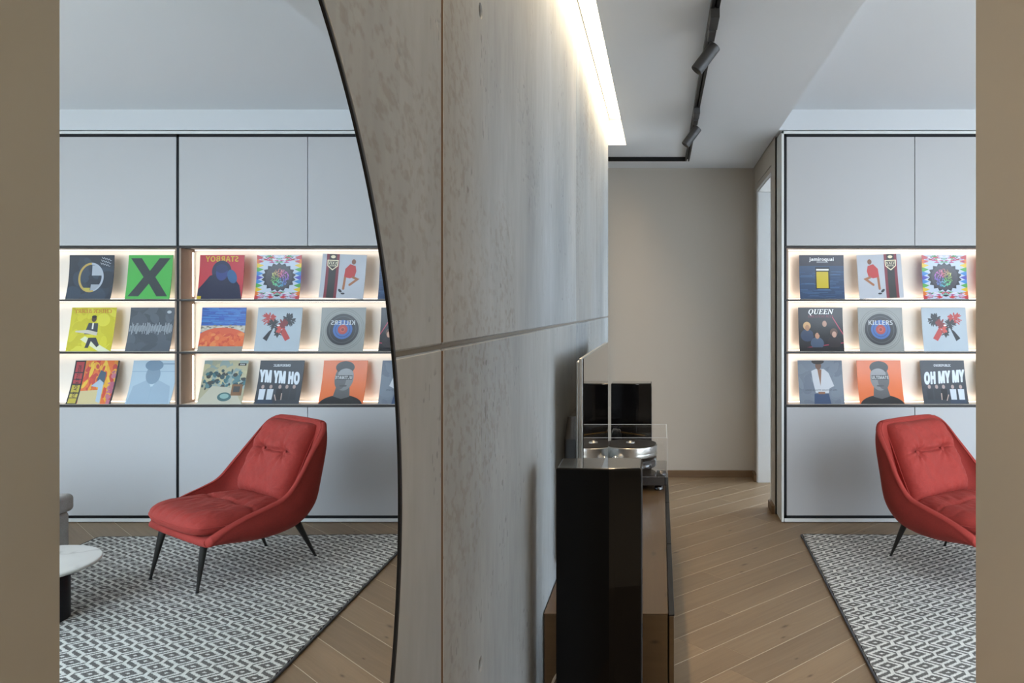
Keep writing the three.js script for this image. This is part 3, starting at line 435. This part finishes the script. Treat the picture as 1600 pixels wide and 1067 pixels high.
{
  const t = thing('lounge_chair', 'rust red upholstered lounge chair with buttoned cushion and tapered dark metal legs', 'chair', [1.638, RUG.h + 0.0006, 4.237]);
  t.rotation.y = 0.61;
  const spineIn = spline([[0.325, 0.300], [0.20, 0.292], [0.06, 0.285], [-0.05, 0.290], [-0.14, 0.325], [-0.195, 0.430], [-0.240, 0.560], [-0.285, 0.705], [-0.314, 0.798]]);
  const spineOut = spline([[0.335, 0.258], [0.20, 0.224], [0.05, 0.200], [-0.09, 0.203], [-0.20, 0.235], [-0.285, 0.310], [-0.322, 0.430], [-0.338, 0.600], [-0.342, 0.795]]);
  const rim = spline([[0.322, 0.305, 0.318], [0.255, 0.345, 0.343], [0.150, 0.386, 0.358], [0.030, 0.420, 0.366], [-0.050, 0.455, 0.368], [-0.130, 0.545, 0.356], [-0.206, 0.650, 0.326], [-0.282, 0.752, 0.299], [-0.320, 0.794, 0.242]]);
  const section = (sp, dw, dy, dz, e) => (t2, s) => { const [sz, sy] = sp(s), [rz, ry, rw0] = rim(s), rw = rw0 + dw, a = Math.abs(t2), th = a * Math.PI / 2, w = rw * Math.pow(Math.sin(th), e), l = 1 - Math.pow(Math.max(0, Math.cos(th)), e); return [Math.sign(t2) * w, sy + (ry + dy(s) - sy) * l, sz + (rz + dz(s) - sz) * l]; };
  const inner = section(spineIn, -0.010, () => 0, () => 0, 0.62), outer = section(spineOut, 0.012, (s) => -0.018 - 0.022 * ramp(0.2, 0, s), (s) => -0.004 - 0.018 * ramp(0.6, 1, s), 0.70);
  const NU = 48, NV = 56, map = (v) => Math.sign(v - 0.5) * Math.pow(Math.abs(v - 0.5) * 2, 0.85);
  const gi = grid(NU, NV, (u, v) => inner(map(u), v)); gi.computeVertexNormals();
  const P = (g, i, j) => new THREE.Vector3().fromBufferAttribute(g.attributes.position, j * (NU + 1) + i);
  const Nn = (i, j) => new THREE.Vector3().fromBufferAttribute(gi.attributes.normal, j * (NU + 1) + i);
  const sgn = Nn(NU / 2, 4).y > 0 ? -1 : 1;                 // which way the inner grid faces
  const go = grid(NU, NV, (u, v) => outer(map(u), v));
  const border = []; for (let i = 0; i < NU; i++) border.push([i, 0, i, 2]); for (let j = 0; j < NV; j++) border.push([NU, j, NU - 2, j]); for (let i = NU; i > 0; i--) border.push([i, NV, i, NV - 2]); for (let j = NV; j > 0; j--) border.push([0, j, 2, j]);
  const K = 8, ep = [], ei = [], nb = border.length;
  border.forEach(([i, j, i2, j2]) => { const a = P(gi, i, j), b = P(go, i, j), c = a.clone().add(b).multiplyScalar(0.5), h = a.clone().sub(c), out = a.clone().sub(P(gi, i2, j2)).normalize(), r = h.length(); out.addScaledVector(h.clone().normalize(), -out.dot(h.clone().normalize())).normalize(); for (let k = 0; k <= K; k++) { const f = k / K * Math.PI, q = c.clone().addScaledVector(h, Math.cos(f)).addScaledVector(out, Math.sin(f) * r * 0.9); ep.push(q.x, q.y, q.z); } });
  for (let m = 0; m < nb; m++) for (let k = 0; k < K; k++) { const a = m * (K + 1) + k, b = ((m + 1) % nb) * (K + 1) + k; ei.push(a, a + 1, b + 1, a, b + 1, b); }
  const ge = new THREE.BufferGeometry(); ge.setAttribute('position', new THREE.Float32BufferAttribute(ep, 3)); ge.setAttribute('uv', new THREE.Float32BufferAttribute(new Float32Array(ep.length / 3 * 2), 2)); ge.setIndex(ei);
  // consistent facing: inner faces the sitter, outer faces away
  const flip = (g) => { const q = g.index.array; for (let k = 0; k < q.length; k += 3) { const z = q[k + 1]; q[k + 1] = q[k + 2]; q[k + 2] = z; } return g; };
  if (sgn > 0) flip(gi); else flip(go);
  if (sgn > 0) flip(ge);
  const join = (list) => mergeGeometries(list.map((g) => { const q = g.clone(); if (q.attributes.normal) q.deleteAttribute('normal'); return q; }));
  part('shell', smoothed(join([gi, go, ge])), M.fabricRed, t, true);
  // welt along the rim
  const weltPts = []; for (let k = 0; k <= 40; k++) weltPts.push(inner(-1, k / 40)); for (let k = 1; k < 12; k++) weltPts.push(inner(-1 + k / 6, 1)); for (let k = 40; k >= 0; k--) weltPts.push(inner(1, k / 40));
  part('welt', tube(weltPts, 0.0035, 220, false, 6), M.fabricRed, t, true);

  const cushion = (NA, NB2, place, H, edge, detail) => {       // puffed cushion: two height fields meeting at a seam
    const E = (a, b) => Math.pow(Math.max(0, 1 - Math.pow(Math.abs(a), edge)), 0.5) * Math.pow(Math.max(0, 1 - Math.pow(Math.abs(b), edge)), 0.5);
    const warp = (v) => { const s = v * 2 - 1; return Math.sign(s) * (1 - Math.pow(1 - Math.abs(s), 1.7)); };
    const top = grid(NA, NB2, (u, v) => { const a = warp(u), b = warp(v), e = E(a, b); return place(a, b, H * 0.55 * e + detail(a, b) * ramp(0, 0.7, e), e); });
    const bot = grid(NA, NB2, (u, v) => { const a = warp(u), b = warp(v), e = E(a, b); return place(a, b, -H * 0.45 * e, e); });
    const q = bot.index.array; for (let k = 0; k < q.length; k += 3) { const z = q[k + 1]; q[k + 1] = q[k + 2]; q[k + 2] = z; }
    const g = smoothed(mergeGeometries([top, bot]));
    // turn outward if needed
    const rim2 = []; for (let k = 0; k < 160; k++) { const s = k / 40, f = Math.floor(s), r = (s - f) * 2 - 1; const [a, b] = f === 0 ? [r, -1] : f === 1 ? [1, r] : f === 2 ? [-r, 1] : [-1, -r]; rim2.push(place(a, b, 0, 0)); }
    return [g, rim2];
  };
  const wr = (x, y) => (fbm(x * 3 + 20, y * 3 + 11, 3, 256, 256) - 0.5);
  // seat cushion: a across, b back (-1) to front (+1)
  const seatPlace = (a, b, h) => { const z = -0.165 + (b + 1) / 2 * 0.556, w = 0.235 + 0.082 * ramp(-1, 0.2, b) - 0.012 * ramp(0.5, 1, b), cr = 1 - 0.07 * Math.pow(Math.abs(b), 6), zz = z + (b > 0 ? -0.045 * Math.pow(Math.abs(a), 4) * b : 0); return [a * w * cr, 0.345 + h + 0.006 * b, zz]; };
  const seatDetail = (a, b) => {
    const d1 = Math.hypot((a - 0.42) * 0.28, (b + 0.12) * 0.34), d2 = Math.hypot((a + 0.42) * 0.28, (b + 0.12) * 0.34);
    let h = -0.020 * (Math.exp(-d1 * d1 / 0.0020) + Math.exp(-d2 * d2 / 0.0020));
    h -= 0.012 * Math.exp(-Math.pow((b + 0.12) * 0.34 / 0.014, 2)) * (1 - 0.3 * ramp(0.5, 1, Math.abs(a)));
    h -= 0.006 * Math.exp(-Math.pow((a - 0.42 - 0.1 * (b + 0.1)) * 0.28 / 0.012, 2)) * ramp(-0.1, 0.2, b) * ramp(0.95, 0.5, b) + 0.006 * Math.exp(-Math.pow((a + 0.42 + 0.1 * (b + 0.1)) * 0.28 / 0.012, 2)) * ramp(-0.1, 0.2, b) * ramp(0.95, 0.5, b);
    h += 0.010 * wr(a * 2.4 + b * 0.6, b * 1.2) + 0.005 * wr(a * 7, b * 2.2);
    if (b > 0.72) h += -0.009 * ramp(0.72, 0.97, b) * Math.pow(Math.abs(Math.cos(a * Math.PI * 3.5)), 10);
    return h;
  };
  const [sg, sr] = cushion(110, 110, seatPlace, 0.120, 7, seatDetail);
  const seat = part('seat_cushion', sg, M.fabricRed, t, true);
  part('piping', tube(sr, 0.0035, 300, true, 6), M.fabricRed, seat, true);
  // back cushion: a across, b bottom (-1) to top (+1); leans back
  const dirUp = new THREE.Vector3(0, 0.900, -0.436), out = new THREE.Vector3(0, 0.436, 0.900), base = new THREE.Vector3(0, 0.365, -0.140);
  const BL = 0.455, BX = 0.47, BB = 0.12;
  const backPlace = (a, b, h) => { const L = (b + 1) / 2 * BL, w = 0.248 - 0.010 * ramp(-0.6, 1, b), cr = 1 - 0.05 * Math.pow(Math.abs(b), 6); const p = base.clone().addScaledVector(dirUp, L * (1 - 0.02 * a ** 4)).addScaledVector(out, h - 0.02 * (b > 0 ? b * b : 0) * 0.4 + 0.025 * a * a); return [a * w * cr + 0.012, p.y, p.z]; };
  const backDetail = (a, b) => {
    const d1 = Math.hypot((a - BX) * 0.25, (b - BB) * 0.225), d2 = Math.hypot((a + BX) * 0.25, (b - BB) * 0.225);
    let h = -0.030 * (Math.exp(-Math.pow(d1 / 0.028, 1.4)) + Math.exp(-Math.pow(d2 / 0.028, 1.4)));
    h -= 0.020 * Math.exp(-Math.pow((b - BB - 0.03 + 0.02 * Math.cos(a * Math.PI / BX / 2 * 2)) * 0.225 / 0.008, 2)) * ramp(1.05, 0.6, Math.abs(a));
    h += 0.008 * Math.exp(-Math.pow((b - BB - 0.20) * 0.225 / 0.03, 2));
    for (const s of [-1, 1]) { const dx = a * s - BX, dy = b - BB, ang = Math.atan2(dy, dx), d = s > 0 ? d1 : d2; h += 0.010 * Math.cos(ang * 9 + 1.2 * Math.sin(ang * 2)) * Math.exp(-d / 0.06) * ramp(0.012, 0.035, d); }
    h += 0.010 * wr(a * 2 + 5, b * 2) + 0.006 * wr(a * 3 + 9, b * 8 + a * 4) * ramp(0.4, 0.9, Math.abs(a));
    return h;
  };
  const [bg, br] = cushion(110, 110, backPlace, 0.170, 7, backDetail);
  const backC = part('back_cushion', bg, M.fabricRed, t, true);
  part('piping', tube(br, 0.0035, 300, true, 6), M.fabricRed, backC, true);
  for (const s of [-1, 1]) {
    const E = 0.9, [x, y, z] = backPlace(s * BX, BB, 0.170 * 0.55 * E - 0.014), b = new THREE.SphereGeometry(0.014, 20, 12); b.scale(1, 1, 0.5); b.rotateX(-Math.atan2(0.436, 0.900)); b.translate(x, y, z);
    part('button', b, M.fabricRed, backC, true);
  }
  for (const [fx, fz, tx, tz, ty] of [[0.25, 0.356, 0.222, 0.300, 0.285], [-0.168, 0.309, -0.200, 0.285, 0.285], [0.312, -0.295, 0.240, -0.165, 0.27], [-0.112, -0.360, -0.165, -0.200, 0.275]]) {
    const leg = part('leg', rod([fx, 0.004, fz], [tx, ty, tz], 0.0065, 0.021, 24), M.chairLeg, t, true);
    part('foot_cap', rod([fx, 0.0005, fz], [fx, 0.008, fz], 0.0085, 0.0075, 20), M.darkLeg, leg, true);
  }
}

// ---------- side table and grey seat block (seen in the mirror) ----------
{
  const c = [2.262, 3.55];
  const t = thing('side_table', 'low round side table with white stone top and dark drum leg', 'table', [c[0], RUG.h + 0.0005, c[1]]);
  const y = 0.262;
  part('table_top', metreUV(lathe([[0, y - 0.022], [0.270, y - 0.022], [0.281, y - 0.018], [0.286, y - 0.010], [0.286, y - 0.006], [0.282, y], [0, y]], c[0], RUG.h + 0.0005, c[1], 96)), M.marble, t);
  part('leg', lathe([[0, 0.0005], [0.1, 0.0005], [0.103, 0.004], [0.103, y - 0.024], [0, y - 0.024]], c[0] - 0.075, RUG.h + 0.0005, c[1], 64), M.darkLeg, t);
}
{
  const t = thing('upholstered_ottoman', 'grey upholstered seat block behind the low round table, seen in the mirror', 'ottoman', [3.05, RUG.h, 3.98]);
  const puff = (x0, x1, y0, y1, Z0, Z1, r, b) => { const g = new RoundedBoxGeometry(x1 - x0, y1 - y0, Z1 - Z0, 10, r); const p = g.attributes.position; for (let i = 0; i < p.count; i++) { const v = p.getY(i) / (y1 - y0) * 2, k = b * (1 - v * v); p.setX(i, p.getX(i) + Math.sign(p.getX(i)) * k); p.setZ(i, p.getZ(i) + Math.sign(p.getZ(i)) * k); } g.computeVertexNormals(); g.translate((x0 + x1) / 2, (y0 + y1) / 2, -(Z0 + Z1) / 2); return metreUV(g); };
  part('seat_base', puff(2.60, 3.5, 0.0135, 0.345, 3.72, 4.25, 0.03, 0.012), M.fabricGrey, t);
  part('seat_cushion', puff(2.585, 3.51, 0.332, 0.432, 3.70, 4.265, 0.026, 0.004), M.fabricGrey, t);
}

// ---------- media bench ----------
{
  const x0 = WX + 0.004, x1 = 0.024, Z0 = 2.465, Z1 = 4.56, top = 0.477;
  const t = thing('media_bench', 'long dark oak media bench with black edged doors against the concrete wall', 'media bench', [(x0 + x1) / 2, 0, (Z0 + Z1) / 2]);
  part('top_panel', metreUV(bx(x0, x1, top - 0.005, top, Z0, Z1, 0.001), 0.3, 0.2), M.benchOak, t);
  part('end_panel', [metreUV(bx(x0 + 0.001, x1 - 0.001, 0.06, top - 0.0055, Z0 + 0.001, Z0 + 0.02, 0.001), 0.7, 0.1)], M.benchOak, t);
  part('end_panel', [metreUV(bx(x0 + 0.001, x1 - 0.001, 0.06, top - 0.0055, Z1 - 0.02, Z1 - 0.001, 0.001), 0.5, 0.9)], M.benchOak, t);
  part('carcass', slab(x0 + 0.002, x1 - 0.002, 0.06, top - 0.006, Z0 + 0.021, Z1 - 0.021), M.boardCore, t);
  part('plinth', slab(x0 + 0.03, x1 - 0.06, 0, 0.06, Z0 + 0.06, Z1 - 0.06), M.boardCore, t);
  for (const [a, b] of [[Z0, 3.2], [3.204, 3.88], [3.884, Z1]]) {
    const d = part('door', metreUV(bx(x1 + 0.003, x1 + 0.020, 0.062, top - 0.008, a, b, 0.003), 0.2, 0.5), M.benchOak, t);
    part('top_trim', bx(x1 + 0.002, x1 + 0.021, top - 0.0085, top - 0.003, a, b, 0.0022), M.blackMetal, d);
  }
}

// ---------- loudspeakers ----------
function loudspeaker(label, Z) {
  const t = thing('loudspeaker', label, 'loudspeaker', [-0.178, 0, Z], 'pair of tall black loudspeakers');
  const half = (sgn) => { const out = []; for (let k = 0; k <= 16; k++) { const u = k / 16, x = -0.122 + u * 0.244; out.push([x, sgn * (0.070 + 0.013 * (u < 0.65 ? u / 0.65 : (1 - u) / 0.35 * 0.62 + 0.38))]); } return out; };
  const s = new THREE.Shape(); [...half(-1), ...half(1).reverse()].forEach(([x, y], k) => k ? s.lineTo(x, y) : s.moveTo(x, y)); s.closePath();
  const body = new THREE.ExtrudeGeometry(s, { depth: 0.955, bevelEnabled: true, bevelSize: 0.003, bevelThickness: 0.004, bevelOffset: -0.003, bevelSegments: 3 }); body.rotateX(-Math.PI / 2); body.translate(0, 0.037, 0);
  part('cabinet', body, M.pianoBlack, t, true);
  const lid = new THREE.ExtrudeGeometry(s, { depth: 0.0005, bevelEnabled: true, bevelSize: 0.002, bevelThickness: 0.001, bevelOffset: -0.005, bevelSegments: 2 }); lid.rotateX(-Math.PI / 2); lid.translate(0, 0.9965, 0); part('top_plate', lid, M.lacquerTop, t, true);
  const b = new RoundedBoxGeometry(0.27, 0.02, 0.20, 2, 0.004); b.translate(0, 0.012, 0); part('base_plate', b, M.blackMetal, t, true);
  const neck = new THREE.BoxGeometry(0.2, 0.016, 0.12); neck.translate(0, 0.028, 0); part('neck', neck, M.darkGap, t, true);
  const bf = new RoundedBoxGeometry(0.006, 0.90, 0.130, 2, 0.002); bf.translate(0.1205, 0.52, 0); const baf = part('front_baffle', bf, M.baffle, t, true);
  for (const [y, r] of [[0.86, 0.018], [0.74, 0.05], [0.58, 0.05], [0.42, 0.05]]) { const c = new THREE.LatheGeometry([[0, 0.0006], [r * 0.3, 0.0004], [r * 0.85, 0.0002], [r, 0.001], [r * 1.08, 0.0006], [r * 1.1, 0]].map(([a, h]) => new THREE.Vector2(a, h)), 40); c.rotateZ(-Math.PI / 2); c.translate(0.1236, y, 0); part('driver', c, M.blackMetal, baf, true); }
  return t;
}
loudspeaker('tall glossy black loudspeaker in front, before the near end of the media bench', 2.280);
loudspeaker('tall glossy black loudspeaker farther away, behind the turntable', 4.735);

// ---------- television ----------
{
  const X = -0.272, Z0 = 2.72, Z1 = 3.99, y0 = 0.555, y1 = 1.279;
  const t = thing('television', 'large flat television standing on the bench with silver frame, seen edge-on', 'television', [X, 0.477, (Z0 + Z1) / 2]);
  part('bezel', [bx(X - 0.016, X - 0.0045, y0, y1, Z0, Z0 + 0.006, 0.002), bx(X - 0.016, X - 0.0045, y0, y1, Z1 - 0.006, Z1, 0.002), bx(X - 0.016, X - 0.0045, y1 - 0.006, y1, Z0 + 0.006, Z1 - 0.006, 0.002), bx(X - 0.016, X - 0.0045, y0, y0 + 0.01, Z0 + 0.006, Z1 - 0.006, 0.002)], M.silver, t);
  part('screen', slab(X - 0.012, X, y0 + 0.001, y1 - 0.001, Z0 + 0.001, Z1 - 0.001), M.screen, t);
  const g = new RoundedBoxGeometry(0.014, y1 - y0 - 0.02, Z1 - Z0 - 0.02, 6, 0.0065); g.translate(X - 0.021, (y0 + y1) / 2, -(Z0 + Z1) / 2); part('back_cover', g, M.silver, t);
  { const sh = new THREE.Shape(); [[0, 0], [0.80, 0], [0.80, 0.36], [0.66, 0.44], [0.10, 0.44], [0, 0.37]].forEach(([x, y], k) => k ? sh.lineTo(x, y) : sh.moveTo(x, y)); sh.closePath(); const rb = new THREE.ExtrudeGeometry(sh, { depth: 0.05, bevelEnabled: true, bevelSize: 0.006, bevelThickness: 0.006, bevelSegments: 2 }); rb.applyMatrix4(new THREE.Matrix4().makeBasis(new THREE.Vector3(0, 0, -1), new THREE.Vector3(0, 1, 0), new THREE.Vector3(1, 0, 0))); rb.translate(X - 0.088, y0 + 0.03, -(Z0 + 0.2)); part('rear_box', rb, M.smoke, t); }
  part('stand', [bx(X - 0.03, X - 0.012, 0.485, y0 + 0.02, 3.28, 3.38, 0.004), bx(X - 0.06, X + 0.10, 0.4775, 0.487, 3.0, 3.65, 0.004)], M.silver, t);
}

// ---------- turntable ----------
{
  const bz = 0.477, cx = -0.168, cZ = 4.30;
  const t = thing('turntable', 'turntable with thick silver platter on a glossy black plinth under clear cover', 'turntable', [cx, bz, cZ]);
  part('plinth', bx(-0.355, 0.033, 0.507, 0.556, 4.10, 4.53, 0.004), M.smoke, t);
  for (const [x, Z] of [[-0.32, 4.14], [-0.01, 4.14], [-0.32, 4.49], [-0.01, 4.49]]) part('foot', lathe([[0, 0], [0.022, 0], [0.024, 0.004], [0.02, 0.029], [0, 0.029]], x, 0.4775, Z, 28), M.smoke, t);
  part('sub_platter', lathe([[0, 0.576], [0.142, 0.576], [0.146, 0.580], [0.146, 0.634], [0, 0.634]], cx, 0, cZ, 80), M.smoke, t);
  part('platter', lathe([[0, 0.635], [0.146, 0.635], [0.149, 0.638], [0.149, 0.655], [0.1475, 0.6565], [0.149, 0.658], [0.149, 0.692], [0.146, 0.696], [0, 0.696]], cx, 0, cZ, 96), M.silver, t);
  part('mat', lathe([[0, 0.6965], [0.143, 0.6965], [0.144, 0.699], [0, 0.699]], cx, 0, cZ, 80), M.baffle, t);
  part('record_weight', lathe([[0, 0.700], [0.024, 0.700], [0.025, 0.702], [0.024, 0.708], [0.010, 0.710], [0.008, 0.714], [0, 0.715]], cx, 0, cZ, 40), M.silver, t);
  for (const [x, Z] of [[0.005, 4.15], [-0.31, 4.15], [-0.165, 4.50]]) part('pillar', lathe([[0, 0.557], [0.028, 0.557], [0.03, 0.56], [0.024, 0.578], [0, 0.58]], x, 0, Z, 32), M.smoke, t);
  part('motor', lathe([[0, 0.557], [0.036, 0.557], [0.038, 0.560], [0.038, 0.634], [0.034, 0.64], [0, 0.64]], -0.242, 0, 4.135, 40), M.smoke, t);
  part('motor_pulley', lathe([[0, 0.641], [0.022, 0.641], [0.024, 0.645], [0.020, 0.653], [0.008, 0.660], [0, 0.661]], -0.242, 0, 4.135, 40), M.chrome, t);
  const arm = part('tonearm', rod([-0.235, 0.735, -4.47], [-0.09, 0.728, -4.38], 0.004, 0.004), M.brass, t);
  part('arm_base', lathe([[0, 0.557], [0.03, 0.557], [0.03, 0.72], [0.018, 0.745], [0, 0.745]], -0.255, 0, 4.48, 32), M.blackMetal, arm);
  part('counterweight', rod([-0.275, 0.736, -4.495], [-0.24, 0.735, -4.473], 0.016, 0.016), M.silver, arm);
  // clear cover: five acrylic sheets with pale polished edges
  const a = 4.08, b = 4.55, l = -0.36, r = 0.0365, lo = 0.557, hi = 0.766, w = 0.004;
  const cover = part('clear_cover', [slab(l, r, hi - w, hi, a, b), slab(l, r, lo, hi - w, a, a + w), slab(l, r, lo, hi - w, b - w, b), slab(l, l + w, lo, hi - w, a + w, b - w), slab(r - w, r, lo, hi - w, a + w, b - w)], M.acrylic, t);
  for (const e of [slab(l, r, hi, hi + 0.0012, a, a + 0.004), slab(l, r, hi, hi + 0.0012, b - 0.004, b), slab(r, r + 0.0012, lo, hi, a, a + 0.004), slab(r, r + 0.0012, lo, hi, b - 0.004, b), slab(r - 0.004, r, hi, hi + 0.0012, a + 0.004, b - 0.004)]) part('polished_edge', e, M.acrylicEdge, cover);
}

// ---------- ceiling track and spotlights ----------
{
  const y = CEIL, X = 0.214, t = thing('ceiling_track', 'black light track running along the corridor ceiling and turning left at its end', 'light track', [X, y, 4]);
  const channel = (g) => g;
  part('rail', channel([bx(X - 0.017, X - 0.013, y - 0.03, y, 0.8, 6.15, 0.0008), bx(X + 0.013, X + 0.017, y - 0.03, y, 0.8, 6.15, 0.0008), bx(X - 0.013, X - 0.004, y - 0.03, y - 0.024, 0.8, 6.15, 0.0008), bx(X + 0.004, X + 0.013, y - 0.03, y - 0.024, 0.8, 6.15, 0.0008)]), M.blackMetal, t);
  part('rail_core', slab(X - 0.013, X + 0.013, y - 0.012, y, 0.8, 6.15), M.darkGap, t);
  part('cross_rail', [bx(-1.9, X - 0.017, y - 0.03, y, 6.115, 6.119, 0.0008), bx(-1.9, X - 0.017, y - 0.03, y, 6.145, 6.149, 0.0008), slab(-1.9, X - 0.017, y - 0.012, y, 6.119, 6.145)], M.blackMetal, t);
  const light = (label, Z) => {
    const s = thing('spotlight', label, 'spotlight', [X, y - 0.03, Z], 'spotlights on the ceiling track');
    part('adapter', [bx(X - 0.018, X + 0.018, y - 0.064, y - 0.022, Z - 0.26, Z - 0.115, 0.003), bx(X - 0.015, X + 0.015, y - 0.07, y - 0.026, Z - 0.113, Z + 0.005, 0.003)], M.spot, s);
    part('joint', [rod([X, y - 0.068, -Z], [X + 0.004, y - 0.096, -Z], 0.007), bx(X - 0.012, X + 0.012, y - 0.102, y - 0.09, Z - 0.01, Z + 0.01, 0.004)], M.spot, s);
    const A = new THREE.Vector3(X + 0.018, y - 0.088, -Z), B = new THREE.Vector3(X - 0.062, y - 0.197, -Z + 0.012), d = B.clone().sub(A), L = d.length();
    const can = new THREE.LatheGeometry([[0, 0], [0.024, 0], [0.0265, 0.003], [0.0265, L - 0.002], [0.0255, L], [0.0235, L], [0.0225, L - 0.018], [0, L - 0.02]].map(([r, h]) => new THREE.Vector2(r, h)), 40);
    can.applyQuaternion(new THREE.Quaternion().setFromUnitVectors(new THREE.Vector3(0, 1, 0), d.clone().normalize())); can.translate(A.x, A.y, A.z);
    part('lamp_housing', can, M.spot, s);
  };
  light('dark grey tube spotlight nearer on the track, aimed at the concrete wall', 3.26);
  light('dark grey tube spotlight farther along the track, close to the corner', 4.75);
}

// ---------- cable beside the near loudspeaker ----------
{
  const c = part('speaker_cable', tube([[-0.290, 0.345, -2.40], [-0.312, 0.325, -2.405], [-0.337, 0.285, -2.41], [-0.345, 0.22, -2.41], [-0.343, 0.1, -2.41], [-0.335, 0.01, -2.40], [-0.30, 0.006, -2.42]], 0.0042, 80), M.cable);
  tag(c, 'pale cable curving down behind the near black loudspeaker', 'cable');
  part('plug', rod([-0.286, 0.347, -2.40], [-0.314, 0.322, -2.405], 0.0055, 0.005), M.cableBlack, c);
}

renderer.render(scene, camera);
